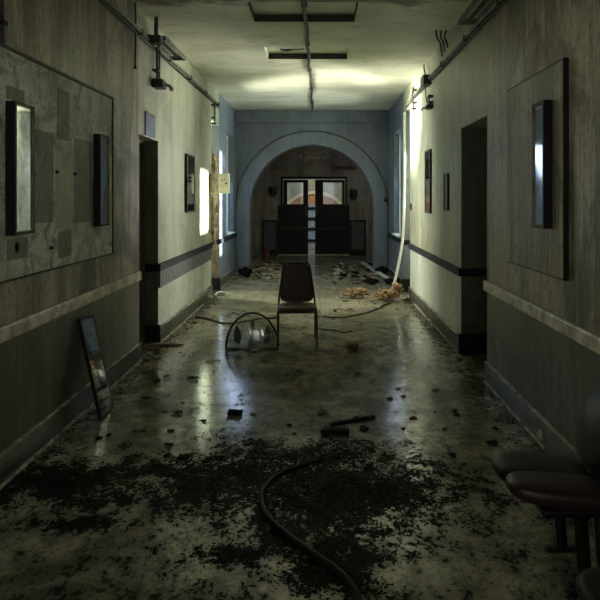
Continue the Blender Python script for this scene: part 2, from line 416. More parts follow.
# porch beyond the doors: brick arch in a pale wall
mb = MB(); mb.box(-4, 4, 22, 22.2, 0, ZC); mb.box(-4.1, -4, YD+0.2, 22.2, 0, ZC); mb.box(4, 4.1, YD+0.2, 22.2, 0, ZC)
struct('wall_porch', mb, 'outer')
def ring(r0, r1, y0, y1, cx, cz, n=40, a0=0, a1=math.pi):
    m = MB()
    for k in range(n):
        s, e = a0+(a1-a0)*k/n, a0+(a1-a0)*(k+1)/n
        P = [(cx+r*math.cos(w), y, cz+r*math.sin(w)) for r in (r0, r1) for y in (y0, y1) for w in (s, e)]
        # P index: r*4+y*2+w
        m.quad(P[0], P[1], P[5], P[4]); m.quad(P[4], P[5], P[7], P[6]); m.quad(P[0], P[1], P[3], P[2])
    return m
t = thing('brick_archway', 'orange brick archway with pale stone rim seen through the door glass', 'archway', (-0.2, 21.9, 0))
ring(0.02, 1.20, -0.06, 0.09, 0, 0.57).build('brick_infill', 'brick', t)
ring(1.20, 1.32, -0.12, 0.09, 0, 0.57).build('stone_rim', 'pale_stone', t)

t = thing('porch_door', 'pale blue glazed door glimpsed through the gap of the double doors', 'door', (-0.30, 21.6, 0))
MB().box(-0.30, 0.30, 0, 0.04, 0.0, 1.42).build('door_body', simple('pale_blue_door', (0.35, 0.47, 0.62), 0.4, var=0.5), t)
for z in (0.10, 0.50, 0.86, 1.22): MB().box(-0.32, 0.32, -0.03, 0.0, z, z+0.10).build('crossbar', 'door_dark', t)
# skirtings and rails
def board_y(name, x, s, y0, y1, z0, z1, d, mat, label=None, bev=0.004):
    return struct(name, MB().box(min(x, x+s*d), max(x, x+s*d), y0, y1, z0, z1), mat, label, bevel=bev)
for (nm, x, s, spans) in (('baseboard_left', XL, 1, [(YB, 6.13), (6.86, 10.2), (10.98, YE)]), ('baseboard_right', XR, -1, [(YB, 5.42), (6.42, 10.05), (10.8, YE)])):
    for (a, b) in spans:
        board_y(nm, x, s, a, b, 0, 0.168, 0.022, 'skirting')
        board_y(nm, x, s, a, b, 0.168, 0.184, 0.028, 'skirting_line')
        board_y(nm, x, s, a, b, 0.0, 0.018, 0.036, 'skirting_line')
board_y('trim_3', XL, 1, YB, 6.13, 0.80, 0.89, 0.035, 'rail_pale', 'worn cream rail along left wall', 0.012)
board_y('trim_4', XR, -1, YB, 5.43, 0.80, 0.89, 0.035, 'rail_pale', 'worn cream rail along right wall', 0.012)
board_y('trim_5', XL, 1, 6.86, 10.2, 0.80, 0.885, 0.03, 'rail_dark', 'black rail along far left wall')
board_y('trim_6', XL, 1, 6.87, 10.2, 0.615, 0.80, 0.022, 'bumper', 'grey bumper board under black rail')
board_y('trim_7', XR, -1, 6.42, 10.05, 0.80, 0.885, 0.03, 'rail_dark', 'black rail along far right wall')
board_y('trim_8', XL, 1, 10.98, YE-0.04, 0.80, 0.885, 0.03, 'rail_dark')
board_y('trim_9', XR, -1, 10.8, YE-0.04, 0.80, 0.885, 0.03, 'rail_dark')
# black rail and block turning into each recess (on the face towards the corridor's near end)
for k, (x0, x1, y) in enumerate(((XL-0.14, XL+0.03, 6.86), (XR-0.03, XR+0.42, 6.42), (XL-0.42, XL+0.03, 10.98), (XR-0.03, XR+0.42, 10.80))):
    struct('trim_%d' % (10+2*k), MB().box(x0, x1, y-0.03, y, 0.80, 0.885), 'rail_dark', bevel=0.004)
    struct('trim_%d' % (11+2*k), MB().box(x0, x1, y-0.03, y, 0.0, 0.21), 'black', bevel=0.004)
# reveal linings
struct('trim_20', MB().box(XL-0.42, XL+0.0, 10.965, 10.979, 0.21, 2.35), 'torn', 'torn brown plaster on far jamb of left side opening')
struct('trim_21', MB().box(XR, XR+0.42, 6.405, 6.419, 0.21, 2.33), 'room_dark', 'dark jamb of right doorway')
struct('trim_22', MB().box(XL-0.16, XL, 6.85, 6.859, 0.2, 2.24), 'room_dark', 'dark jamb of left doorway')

# left door, shut in its recess
d = struct('door_1', MB().box(-2.00, -1.955, 6.14, 6.84, 0.004, 2.22), 'brown_wood', 'brown door set back in left doorway', bevel=0.004)
fr = MB(); fr.box(-2.0, -1.93, 6.131, 6.17, 0, 2.235); fr.box(-2.0, -1.93, 6.815, 6.848, 0, 2.235); fr.box(-2.0, -1.93, 6.17, 6.815, 2.20, 2.235)
fr.build('door_frame', 'brown_wood', d)
MB().tube([(-1.955, 6.22, 1.02), (-1.90, 6.22, 1.02), (-1.90, 6.33, 1.02)], 0.010).build('door_handle', 'brass', d, smooth=True)

# double doors at the far end
def leaf(name, x0, x1, hx, label, kickx0, kickx1):
    g0, g1, gz0, gz1 = x0+0.09*0+0.085, x1-0.085, 1.455, 2.07
    if name == 'door_2': g0, g1 = -0.94, -0.48
    else: g0, g1 = 0.09, 0.63
    m = slab(MB(), [x0, x1], [0.012, 2.15], [(g0, g1, gz0, gz1)], YD+0.03, YD+0.075, PY)
    d = struct(name, m, 'door_dark', label)
    MB().box(g0, g1, YD+0.048, YD+0.056, gz0, gz1).build('door_pane', 'glass', d)
    MB().box(kickx0, kickx1, YD-0.02, YD+0.028, 0.03, 1.43).build('door_panel', 'door_dark', d, bevel=0.006)
    MB().box(kickx0+0.04, kickx1-0.04, YD-0.032, YD-0.02, 0.72, 0.80).build('push_bar', 'pipe_dark', d)
    MB().tube([(hx, YD-0.02, 1.15), (hx, YD-0.06, 1.18), (hx, YD-0.06, 1.36), (hx, YD-0.02, 1.39)], 0.013).build('door_handle', 'brass', d, smooth=True)
    return d
leaf('door_2', -1.05, -0.34, -0.40, 'left leaf of dark double doors', -1.20, -0.345)
leaf('door_3', -0.14, 0.71, -0.10, 'right leaf of dark double doors', -0.135, 0.84)
fr = MB(); fr.box(-1.12, -1.06, YD-0.03, YD, 1.43, 2.24); fr.box(0.72, 0.78, YD-0.03, YD, 1.43, 2.24); fr.box(-1.12, 0.78, YD-0.03, YD, 2.17, 2.24)
struct('trim_23', fr, 'door_dark', 'dark frame over the double doors', bevel=0.004)

# windows beside the arch
def window(name, x, s, w, label):
    y0, y1, z0, z1 = w
    m = MB(); t = 0.06
    xa, xb = sorted((x - s*0.10, x - s*0.16))
    m.box(xa, xb, y0, y0+t, z0, z1); m.box(xa, xb, y1-t, y1, z0, z1); m.box(xa, xb, y0+t, y1-t, z0, z0+t); m.box(xa, xb, y0+t, y1-t, z1-t, z1)
    m.box(xa, xb, (y0+y1)/2-0.02, (y0+y1)/2+0.02, z0+t, z1-t); m.box(xa, xb, y0+t, y1-t, (z0+z1)/2-0.02, (z0+z1)/2+0.02)
    f = struct(name, m, 'white', label)
    xm = (xa+xb)/2
    MB().box(xm-0.003, xm+0.003, y0+t, y1-t, z0+t, z1-t).build('window_pane', 'glass', f)
    sx = sorted((x+s*0.05, x-s*0.10))
    MB().box(sx[0], sx[1], y0, y1, z0, z0+0.03).build('window_sill', 'white', f, bevel=0.005)
    return f
window('window_1', XL, 1, WL, 'white framed window beside arch on left wall')
window('window_2', XR, -1, WR, 'white framed window beside arch on right wall')
window('fill_window_5', XL, 1, WN, 'added side window in near left wall, out of view')
window('fill_window_6', XR, -1, WN, 'added side window in near right wall, out of view')
window('window_3', 3.2, -1, (10.2, 11.75, 1.60, 2.65), 'window ending the right side passage')
window('window_4', -3.53, 1, (10.2, 11.6, 1.0, 3.1), 'window ending the left side passage')

# ------------------------------------------------------------------ ceiling fittings
for i, (x0, x1, y0, y1) in enumerate(TRO):
    if i < 3: continue
    t = thing('ceiling_panel', ['', '', '', 'recessed rectangular ceiling panel nearest the viewer, crossed by the dark conduit', 'recessed rectangular ceiling panel with a black burn mark, nearer the arch'][i] , 'ceiling panel', ((x0+x1)/2, (y0+y1)/2, ZC))
    w, l = (x1-x0)/2, (y1-y0)/2
    MB().box(-w, w, -l, l, 0.074, 0.084).build('diffuser', 'troffer', t)
    f = MB(); f.box(-w, -w+0.008, -l, l, 0.01, 0.073); f.box(w-0.008, w, -l, l, 0.01, 0.073)
    f.build('side_frame', 'pipe' if i == 3 else 'troffer', t)
    f = MB(); f.box(-w+0.008, w-0.008, l-0.008, l, 0.0, 0.073)
    f.build('frame', 'pipe_dark', t)
    if i == 4:
        m = MB(); cs = [(-0.36, 0.05), (-0.30, 0.07), (-0.22, 0.06), (-0.12, 0.06), (-0.03, 0.05), (-0.05, 0.10), (-0.18, 0.11), (-0.27, 0.20), (-0.34, 0.14)]
        m.loft([[(x, y, 0.0735) for x, y in cs], [(x, y, 0.070) for x, y in cs]]).build('burn_mark', 'black', t, )
t = thing('ceiling_conduit', 'dark conduit running down the middle of the ceiling', 'conduit', (-0.15, YB, ZC))
pts = [(0.008*math.sin(k*1.7), k*0.35, -0.022+0.003*math.sin(k*2.3)) for k in range(46) if k*0.35 < YE-YB-0.1]
MB().tube(pts, 0.021, 8).build('pipe', 'pipe_dark', t, smooth=True)
for k in range(10):
    MB().box(-0.028, 0.028, 1.0+k*1.5, 1.03+k*1.5, -0.045, -0.0).build('clamp', 'pipe_dark', t, bevel=0.004)

def wall_conduit(name, x, z, y0, y1, s, label):
    t = thing(name, label, 'conduit', (x, y0, z))
    MB().tube([(s*0.035, k*0.4, 0.006*math.sin(k)) for k in range(int((y1-y0)/0.4)+1)], 0.019, 8).build('pipe', 'pipe', t, smooth=True)
    MB().tube([(s*0.018, 0.0, -0.035), (s*0.018, y1-y0, -0.035)], 0.011, 8).build('cable', 'pipe_dark', t, smooth=True)
    k = 0.6
    while k < y1-y0:
        MB().box(min(0, s*0.06), max(0, s*0.06), k, k+0.03, -0.03, 0.026).build('clamp', 'pipe_dark', t, bevel=0.003); k += 1.15
    return t
wall_conduit('wall_conduit', XL, 3.235, YB, 10.9, 1, 'long painted pipe high along the left wall')
wall_conduit('wall_conduit', XR, 3.175, YB, 10.4, -1, 'long painted pipe high along the right wall')

def valve(x, y, s, z0, z1, label, r=0.013, g=1.0):
    t = thing('drop_pipe', label, 'pipe', (x, y, z1))
    h = z1-z0
    MB().tube([(s*0.05, 0, 0), (s*0.05, 0, -h)], r, 8).build('pipe', 'pipe_dark', t, smooth=True)
    MB().tube([(s*0.05, 0.10, 0), (s*0.05, 0.10, -h)], r*0.8, 8).build('pipe', 'pipe_dark', t, smooth=True)
    for q in (0.15, 0.75): MB().box(*sorted((0, s*0.06)), -0.012, 0.112, -h*q-0.012, -h*q+0.012).build('clip', 'pipe_dark', t)
    b = MB().box(min(0, s*0.05+s*0.07*g), max(0, s*0.05+s*0.07*g), -0.04*g, 0.10+0.04*g, -h-0.09*g, -h).build('valve_body', 'pipe_dark', t, bevel=0.012)
    MB().tube([(s*(0.05+0.07*g), 0.06, -h-0.05*g), (s*(0.05+0.12*g), 0.06, -h-0.06*g), (s*(0.05+0.15*g), 0.05, -h-0.11*g)], [0.02*g, 0.018*g, 0.024*g], 10).build('spout', 'brass', t, smooth=True)
    return t
valve(XL, 6.62, 1, 2.88, 3.28, 'twin drop pipe with a metal valve hanging from left wall pipe')
valve(XR, 8.0, -1, 2.82, 2.95, 'small valve fixed below the right wall pipe', 0.008, 0.6)
valve(XL, 10.2, 1, 2.86, 3.2, 'thin drop pipe near the far end of left wall', 0.008, 0.4)
valve(XR, 9.35, -1, 2.98, 3.3, 'thin drop pipe near the far end of right wall', 0.008, 0.3)

def bracket(x, y, z, s, label):
    t = thing('pipe_bracket', label, 'bracket', (x, y, z))
    m = MB(); L = 0.95
    m.box(min(0, s*0.02), max(0, s*0.02), 0, L, -0.02, 0.07); m.box(*sorted((s*0.17, s*0.19)), 0, L, 0.0, 0.05)
    for k in (0, L-0.03): m.box(*sorted((s*0.02, s*0.17)), k, k+0.03, 0.0, 0.05)
    m.build('channel', 'pipe', t, bevel=0.004)
    MB().tube([(s*0.10, 0.03, 0.03), (s*0.10, L-0.03, 0.03)], 0.02, 8).build('tube', 'pipe_dark', t, smooth=True)
    MB().tube([(s*0.10, -0.05, -0.02), (s*0.10, -0.05, ZC-z)], 0.022, 8).build('hanger', 'pipe_dark', t, smooth=True)
    MB().box(*sorted((s*0.04, s*0.16)), -0.12, 0.0, -0.05, 0.03).build('end_box', 'pipe_dark', t, bevel=0.01)
bracket(XL, 6.45, 3.25, 1, 'open metal channel bracket high on left wall near ceiling')
bracket(XR, 4.75, 3.20, -1, 'open metal channel bracket high on right wall near ceiling')
t = thing('junction_box', 'dark junction box on the right wall pipe', 'junction box', (XR, 8.1, 3.17))
MB().box(-0.11, 0, 0, 0.24, -0.07, 0.06).build('box', 'pipe_dark', t, bevel=0.01)
MB().tube([(-0.06, 0.12, 0.06), (-0.05, 0.30, 0.20), (-0.03, 0.42, 0.28)], 0.01, 8).build('cable', 'pipe_dark', t, smooth=True)
MB().tube([(-0.06, 0.12, -0.07), (-0.05, 0.16, -0.20), (-0.04, 0.12, -0.30)], 0.008, 8).build('cable', 'pipe_dark', t, smooth=True)
t = thing('cable_tangle', 'small tangle of dark cable hanging from ceiling corner at right', 'cable', (XR-0.05, 6.9, ZC))
for q in range(3):
    MB().tube([(-0.06*q, 0, 0), (-0.04*q-0.02, 0.05, -0.07), (0.0-0.03*q, 0.03*q, -0.13), (0.02-0.03*q, 0.05, -0.18-0.05*q)], 0.010, 7).build('strand', 'pipe_dark', t, smooth=True)
t = thing('hanging_cable', 'thin dark cable hanging straight down the upper left wall', 'cable', (XL+0.02, 5.94, 2.86))
MB().tube([(0, 0, ZC-2.86), (0.004, 0, 0.4), (0, 0, 0.0)], 0.010, 7).build('cable', 'pipe_dark', t, smooth=True)
MB().tube([(0, 0, 0.012), (0, 0, -0.012)], 0.016, 8).build('end_cap', 'black', t)
t = thing('hanging_cable', 'dark cable at the left edge dropping to the notice board', 'cable', (XL+0.02, 3.46, 2.47))
MB().tube([(0, 0, 0), (0.0, -0.015, 0.25), (0.002, 0.0, 0.6), (0, 0, ZC-2.47)], 0.014, 7).build('cable', 'pipe_dark', t, smooth=True)
MB().box(-0.02, 0.02, -0.02, 0.02, 0.1, 0.125).build('clip', 'black', t)

# ------------------------------------------------------------------ notice boards and mirrors
t = thing('notice_board', 'large stained panel on left wall with ghost marks of removed fittings', 'board', (XL+0.001, 0, 0))
MB().box(0, 0.010, 2.3, 5.30, 1.14, 2.45).build('panel', 'board', t)
f = MB(); f.box(0, 0.018, 2.3, 5.30, 2.45, 2.472); f.box(0, 0.020, 5.30, 5.318, 1.13, 2.472); f.box(0, 0.018, 2.3, 5.30, 1.128, 1.14)
f.build('edge_strip', 'pipe_dark', t)
M['ghost_dark'] = mottled('ghost_patch_dark', (0.24, 0.24, 0.18), (0.16, 0.16, 0.115), (0.07, 0.07, 0.05))
M['ghost_pale'] = mottled('ghost_patch_pale', (0.50, 0.48, 0.34), (0.38, 0.36, 0.25), (0.2, 0.19, 0.13))
def ghost(p0, p1, y0, y1, mat, nm='stain_patch'):
    a, b = 1.78*F/(320-p0), 1.78*F/(320-p1)
    pm = (p0+p1)/2; Ym = 1.78*F/(320-pm)
    MB().box(0.010, 0.0125, a, b, HC-(y1-CY)*Ym/F, HC-(y0-CY)*Ym/F).build(nm, mat, t)
for g in ((57, 69, 90, 140, 'ghost_dark'), (32, 53, 131, 223, 'ghost_dark'), (55, 73, 142, 228, 'ghost_pale'), (74, 91, 140, 222, 'ghost_dark'),
          (58, 71, 231, 257, 'ghost_dark'), (7, 27, 238, 259, 'ghost_dark'), (6, 24, 88, 101, 'ghost_dark')): ghost(*g)
for (px, py) in ((55.5, 172), (73.5, 174), (50, 248)):
    Y = 1.78*F/(320-px); z = HC-(py-CY)*Y/F
    MB().tube([(0.012, Y, z), (0.03, Y, z)], 0.012, 8).build('screw_plug', 'black', t)
ghost(14.5, 18, 243, 252, 'paper', 'paper_scrap')

t = thing('notice_board', 'thick streaked panel with black edge on right wall, mirror fixed to it', 'board', (XR, 3.635, 1.12))
MB().box(-0.033, 0, 0.0, 1.09, 0, 1.31).build('panel', 'black', t)
MB().box(-0.038, -0.033, 0.004, 1.08, 0.010, 1.295).build('face_sheet', 'board_right', t)

def make_mirror(w, h, d=0.055, label='', s=1):
    """box mirror, back on the plane x=0, facing +x for s=1; w along y, h along z"""
    t = thing('mirror', label, 'mirror')
    b = 0.014
    m = MB()
    m.box(0, s*d, 0, b, 0, h); m.box(0, s*d, w-b, w, 0, h); m.box(0, s*d, b, w-b, 0, b); m.box(0, s*d, b, w-b, h-b, h)
    m.box(0, s*0.01, b, w-b, b, h-b)
    m.build('frame', 'frame', t)
    MB().box(*sorted((s*0.012, s*(d-0.008))), b, w-b, b, h-b).build('mirror_glass', 'mirror', t)
    f = MB(); e = 0.006
    f.box(s*(d-0.007), s*(d+0.001), b, b+e, b, h-b); f.box(s*(d-0.007), s*(d+0.001), w-b-e, w-b, b, h-b)
    f.box(s*(d-0.007), s*(d+0.001), b+e, w-b-e, b, b+e); f.box(s*(d-0.007), s*(d+0.001), b+e, w-b-e, h-b-e, h-b)
    f.build('inner_bead', 'wood', t)
    return t
ml = make_mirror(0.24, 0.76, label='narrow black framed mirror on left wall board, near the left edge'); ml.location = (XL+0.014, 3.50, 1.395)
m2 = dup(ml, (XL+0.014, 4.86, 1.385), label='narrow black framed mirror at far end of left wall board, reflecting blue')
m2.scale = (1, 0.90, 0.955)
m3 = dup(ml, (XL, 8.2, 1.42), label='dark narrow mirror on far left wall past the doorway'); m3.scale = (0.6, 2.2, 1.03)
mr = make_mirror(0.215, 0.79, label='narrow black framed mirror on the right wall panel', s=-1); mr.location = (XR-0.038, 3.79, 1.417)
m4 = dup(mr, (XR, 8.1, 1.41), label='tall dark mirror on far right wall, farther of the two frames there'); m4.scale = (0.45, 1.9, 1.07)
t = thing('wall_frame', 'small thin dark frame on right wall next to the doorway', 'frame', (XR, 7.0, 1.47)); t.scale = (0.45, 1, 1)
m = MB(); m.box(-0.05, 0, 0, 0.014, 0, 0.42); m.box(-0.05, 0, 0.20, 0.214, 0, 0.42); m.box(-0.05, 0, 0.014, 0.20, 0, 0.014); m.box(-0.05, 0, 0.014, 0.20, 0.406, 0.42); m.build('frame', 'frame', t)
MB().box(-0.03, 0, 0.014, 0.20, 0.014, 0.406).build('back_panel', 'bumper', t)
# fallen mirror leaning on the left wall: foot on the floor, top against the wall
fm = dup(ml, label='black framed mirror fallen and leaning against the left wall')
top = Vector((XL+0.005, 4.62, 0.72)); bot = Vector((-1.59, 4.58, 0.0))
zz = (Vector((XL+0.012, 4.60, 0.72)) - Vector((-1.60, 4.55, 0.0))).normalized()
yy = (Vector((0.02, 1, 0)) - zz*zz.dot(Vector((0.02, 1, 0)))).normalized(); xx = yy.cross(zz)
R = Matrix((xx, yy, zz)).transposed()
fm.rotation_euler = R.to_euler(); fm.location = (-1.605, 4.49, 0.002); fm.scale = (0.4, 1.1, 0.97)

# blue sign above left doorway
t = thing('wall_sign', 'small blue sign above the left doorway', 'sign', (XL, 6.33, 2.255))
MB().box(0, 0.012, 0, 0.37, 0, 0.245).build('sign_plate', 'blue_sign', t, bevel=0.002)
MB().box(0.012, 0.014, 0.0, 0.37, 0.215, 0.245).build('sign_edge', 'bumper', t)
# open box on wall by the left side opening
t = thing('fuse_box', 'open cream wall box by the left side opening, door swung out', 'fuse box', (XL, 10.0, 1.70))
m = MB(); m.box(0, 0.015, 0, 0.2, 0, 0.31); m.box(0.015, 0.15, 0, 0.2, 0, 0.015); m.box(0.015, 0.15, 0, 0.2, 0.295, 0.31); m.box(0.015, 0.15, 0.185, 0.2, 0.015, 0.295); m.box(0.015, 0.15, 0.0, 0.015, 0.015, 0.295)
m.build('box', 'torn', t)
MB().box(0.15, 0.33, 0.0, 0.012, -0.01, 0.31).build('box_door', 'cream', t, bevel=0.002)
MB().tube([(0.275, -0.018, 0.15), (0.275, 0.0, 0.15)], 0.016, 10).build('lock', 'black', t)
for (a, b, z) in ((0.19, 0.225, 0.20), (0.235, 0.265, 0.205)): MB().box(a, b, -0.002, 0.0, z, z+0.018).build('red_mark', 'red', t)
MB().box(-0.0, 0.17, -0.06, 0.0, -0.012, 0.0).build('bottom_flap', 'cream', t)
# torn plaster strips hanging by the left side opening
def strip(px0, py0, py1, wpx, seed, label, Y=10.16):
    rnd = random.Random(seed)
    t = thing('peeling_plaster', label, 'plaster')
    X = lambda p: (p-CX)*Y/F; Z = lambda p: HC-(p-CY)*Y/F
    n = 14; L, Rr = [], []
    for k in range(n+1):
        py = py0+(py1-py0)*k/n; c = px0+rnd.uniform(-1, 1)
        w = wpx*(0.35+0.65*math.sin(math.pi*(k+0.6)/(n+1.2)))*rnd.uniform(0.7, 1.1)
        L.append((X(c-w/2), Z(py))); Rr.append((X(c+w/2), Z(py)))
    m = MB()
    rings = [[(l[0], Y+dy*0, l[1]) for l in ()] for dy in ()]
    rings = []
    for (l, r) in zip(L, Rr):
        o = rnd.uniform(-0.02, 0.02)
        rings.append([(l[0], Y+o, l[1]), (r[0], Y+o+0.02, r[1]), (r[0], Y+o+0.035, r[1]), (l[0], Y+o+0.015, l[1])])
    m.loft(rings)
    o = m.build('plaster_strip', 'torn', t); return t
strip(211.5, 196, 252, 5, 1, 'torn strip of brown plaster hanging below the open wall box')
strip(216.5, 198, 256, 4, 2, 'frayed strip of plaster hanging on far jamb of the left side opening', 10.93)
strip(213, 152, 176, 4, 3, 'pointed scrap of torn plaster just above the open wall box')

# small switches by the right side opening
t = thing('light_switch', 'small brown switch on right wall near the side opening', 'switch', (XR, 9.85, 1.42))
MB().box(-0.02, 0, 0, 0.09, 0, 0.11).build('plate', 'rust', t, bevel=0.003); MB().box(-0.03, -0.02, 0.03, 0.06, 0.04, 0.07).build('toggle', 'black', t)
t = thing('light_switch', 'small dark switch on the arch wall at right', 'switch', (1.40, YE-0.035, 1.53))
MB().box(-0.04, 0.03, -0.02, 0, 0, 0.10).build('plate', 'black', t, bevel=0.003); MB().box(-0.015, 0.01, -0.03, -0.02, 0.04, 0.07).build('toggle', 'pipe_dark', t)

# lobby fittings
def sconce(x, z, label):
    t = thing('wall_lamp', label, 'wall lamp', (x, YD, z))
    MB().box(-0.07, 0.07, -0.02, 0, -0.12, 0.12).build('back_plate', 'black', t, bevel=0.01)
    rings = []
    for (r, zz) in ((0.05, -0.16), (0.09, -0.06), (0.11, 0.06), (0.10, 0.12)): rings.append([(r*math.cos(a*math.pi/6), -0.13+r*math.sin(a*math.pi/6), zz) for a in range(12)])
    MB().loft(rings).build('lamp_shade', 'pipe_dark', t, smooth=True)
    MB().tube([(0, -0.02, 0.0), (0, -0.06, 0.0)], 0.02, 8).build('arm', 'black', t)
sconce(-1.33, 1.82, 'dark wall lamp left of the double doors'); sconce(0.96, 1.75, 'dark wall lamp right of the double doors')
t = thing('sign_board', 'long dark faded sign board above the right lobby wall', 'sign', (0.68, YD, 2.42))
MB().box(-0.35, 0.35, -0.03, 0, 0, 0.13).build('sign_plate', 'brown_wood', t, bevel=0.004)
MB().box(-0.30, 0.30, -0.033, -0.03, 0.05, 0.08).build('faded_stripe', 'rust', t)
t = thing('wall_lettering', 'faint row of pale marks high above the double doors', 'lettering', (0, YD, 0))
for (px, w, py, h) in ((300.8, 1.6, 156.5, 3.6), (306, 1.5, 158, 2), (309, 1.0, 157, 2.5), (312.5, 1.4, 158, 2), (316, 1.2, 157.5, 2), (319.5, 1.2, 158.5, 1.6), (324, 1.4, 157.5, 2)):
    X = (px-CX)*YD/F; Z = HC-(py-CY)*YD/F
    MB().box(X-w/2*YD/F, X+w/2*YD/F, -0.006, 0, Z-h/2*YD/F, Z+h/2*YD/F).build('mark', 'white', t)
def low_panel(x0, x1, label):
    t = thing('low_wall_panel', label, 'panel', ((x0+x1)/2, YD, 0))
    w = (x1-x0)/2
    MB().box(-w, w, -0.02, 0, 0.16, 0.95).build('panel', 'bumper', t)
    f = MB(); f.box(-w, w, -0.05, 0, 0.95, 1.0); f.box(-w-0.05, -w, -0.05, 0, 0.0, 1.0); f.box(w, w+0.05, -0.05, 0, 0.0, 1.0); f.box(-w, w, -0.05, 0, 0.0, 0.16)
    f.build('surround', 'door_dark', t)
low_panel(0.90, 1.26, 'low grey panel with dark surround right of the double doors')
low_panel(-1.60, -1.26, 'low grey panel with dark surround left of the double doors')
t = thing('fire_bucket', 'small red bucket on the lobby floor left of the doors', 'bucket', (-1.45, 16.6, 0))
MB().loft([[(r*math.cos(a*math.pi/8), r*math.sin(a*math.pi/8), z) for a in range(16)] for r, z in ((0.085, 0), (0.12, 0.24), (0.105, 0.24), (0.075, 0.02))]).build('bucket_body', 'red', t, smooth=True)
MB().tube([(0.115*math.cos(a), 0.03*0, 0.24+0.10*math.sin(a)) for a in [k*math.pi/8 for k in range(9)]], 0.005, 6).build('bucket_handle', 'black', t)

# ------------------------------------------------------------------ chairs
def superellipse(w, d, n=40, p=4.0, taper=0.0):
    out = []
    for k in range(n):
        a = 2*math.pi*k/n; c, s = math.cos(a), math.sin(a)
        x = math.copysign(abs(c)**(2/p), c)*w/2; y = math.copysign(abs(s)**(2/p), s)*d/2
        out.append((x*(1-taper*y/(d/2)), y))
    return out
def pad(w, d, th, p=4.0, taper=0.0, puff=0.25, fn=None):
    """cushion lying in xy, from z=0 to th"""
    o = superellipse(w, d, 44, p, taper); rings = []
    prof = [(0.86, 0.0), (0.95, 0.06), (1.0, 0.3), (1.0, 0.6), (0.965, 0.85), (0.9, 0.97), (0.7, 1.0+puff*0.5), (0.35, 1.0+puff), (0.1, 1.0+puff)]
    for (s, z) in prof: rings.append([Vector((x*s, y*s, z*th)) for x, y in o])
    if fn: rings = [[fn(v) for v in r] for r in rings]
    return MB().loft(rings)
# the chair in the middle of the corridor, facing the viewer (front is -y)
ch = thing('stacking_chair', 'brown upholstered chair on thin black legs alone mid corridor', 'chair', (-0.255, 6.90, 0), (0, 0, math.radians(3.0)))
pad(0.43, 0.40, 0.05, 4.5, 0.06).xf(Matrix.Translation((0, -0.01, 0.375))).build('seat', 'chair_cloth', ch, smooth=True)
def backfn(v):   # x stays, y -> height, z -> towards the front
    h = v.y
    return Vector((v.x, 0.215+0.05*(h+0.2)/0.4 - v.z*0.9 + 0.03, 0.635+h*1.0))
pad(0.355, 0.44, 0.03, 5, 0.17, fn=backfn).build('backrest', 'chair_cloth', ch, smooth=True)
for s in (-1, 1):
    m = MB().tube([(s*0.215, -0.20, 0.0), (s*0.212, -0.19, 0.36), (s*0.21, -0.175, 0.378), (s*0.208, -0.15, 0.385)], 0.0105, 10)
    m.build('leg', 'chair_frame', ch, smooth=True)
    MB().tube([(s*0.212, 0.245, 0.0), (s*0.21, 0.205, 0.30), (s*0.208, 0.195, 0.39)], 0.0105, 10).build('leg', 'chair_frame', ch, smooth=True)
    MB().tube([(s*0.21, -0.15, 0.372), (s*0.21, 0.195, 0.372)], 0.009, 8).build('side_rail', 'chair_frame', ch, smooth=True)
hoop = [(-0.208, 0.195, 0.39), (-0.20, 0.225, 0.50), (-0.170, 0.26, 0.70), (-0.155, 0.28, 0.81), (-0.140, 0.288, 0.85), (-0.10, 0.29, 0.865),
        (0.10, 0.29, 0.865), (0.140, 0.288, 0.85), (0.155, 0.28, 0.81), (0.170, 0.26, 0.70), (0.20, 0.225, 0.50), (0.208, 0.195, 0.39)]
MB().tube(hoop, 0.0115, 10).build('back_frame', 'chair_frame', ch, smooth=True)
MB().tube([(-0.20, -0.17, 0.365), (0.20, -0.17, 0.365)], 0.009, 8).build('crossbar', 'chair_frame', ch, smooth=True)

# waiting chairs on the right, facing -x
def waiting_chair(label, loc, mat, w=0.34, roll=0.0, rz=0.0):
    lift = loc[2]; loc = (loc[0], loc[1], 0)      # seat height above the usual one
    t = thing('waiting_chair', label, 'chair', loc, (0, 0, rz), 'padded chairs along the right wall')
    def sf(v):    # pad local: x across (world y), y depth (world -x front)
        fx = -v.y; sag = 0.012*math.cos(min(1, abs(v.y)/0.22)*math.pi/2)
        return Vector((fx+0.21, v.x, 0.385+lift+v.z+roll*(-v.x)/w*1.0 + 0.02*(v.y/0.22)))
    pad(w, 0.42, 0.06, 3.0, 0.10, 0.18, sf).build('seat', mat, t, smooth=True)
    def bf(v):
        h = v.y+0.23
        return Vector((0.45+0.20*(h/0.46)-0.06*math.sin(h/0.46*math.pi) - v.z, v.x, 0.42+lift+h))
    pad(w, 0.46, 0.05, 3.0, 0.12, 0.25, bf).build('backrest', mat, t, smooth=True)
    for s in (-1, 1):
        y = s*w*0.40
        l = MB().tube([(0.31, y, 0.375+lift), (0.33, y, 0.20), (0.345, y, 0.02)], [0.027, 0.026, 0.025], 10).build('leg', 'chair_frame', t, smooth=True)
        MB().box(0.27, 0.46, y-0.02, y+0.02, 0.0, 0.022).build('foot', 'chair_frame', l, bevel=0.008)
    MB().tube([(0.38, 0, 0.375+lift), (0.47, 0, 0.40+lift), (0.52, 0, 0.60+lift)], 0.018, 8).build('back_support', 'chair_frame', t, smooth=True)
    MB().box(0.10, 0.39, -w*0.42, w*0.42, 0.36+lift, 0.386+lift).build('seat_pan', 'chair_frame', t, bevel=0.006)
    return t
waiting_chair('black padded chair by right wall, farthest of the row', (0.755, 2.69, 0), 'seat_black', 0.32)
waiting_chair('maroon padded chair at right edge, in front of the black one', (0.725, 2.395, 0.06), 'seat_maroon', 0.26, 0.02)
waiting_chair('padded chair showing only its seat corner in bottom right corner', (0.765, 1.80, 0), 'seat_black', 0.34)

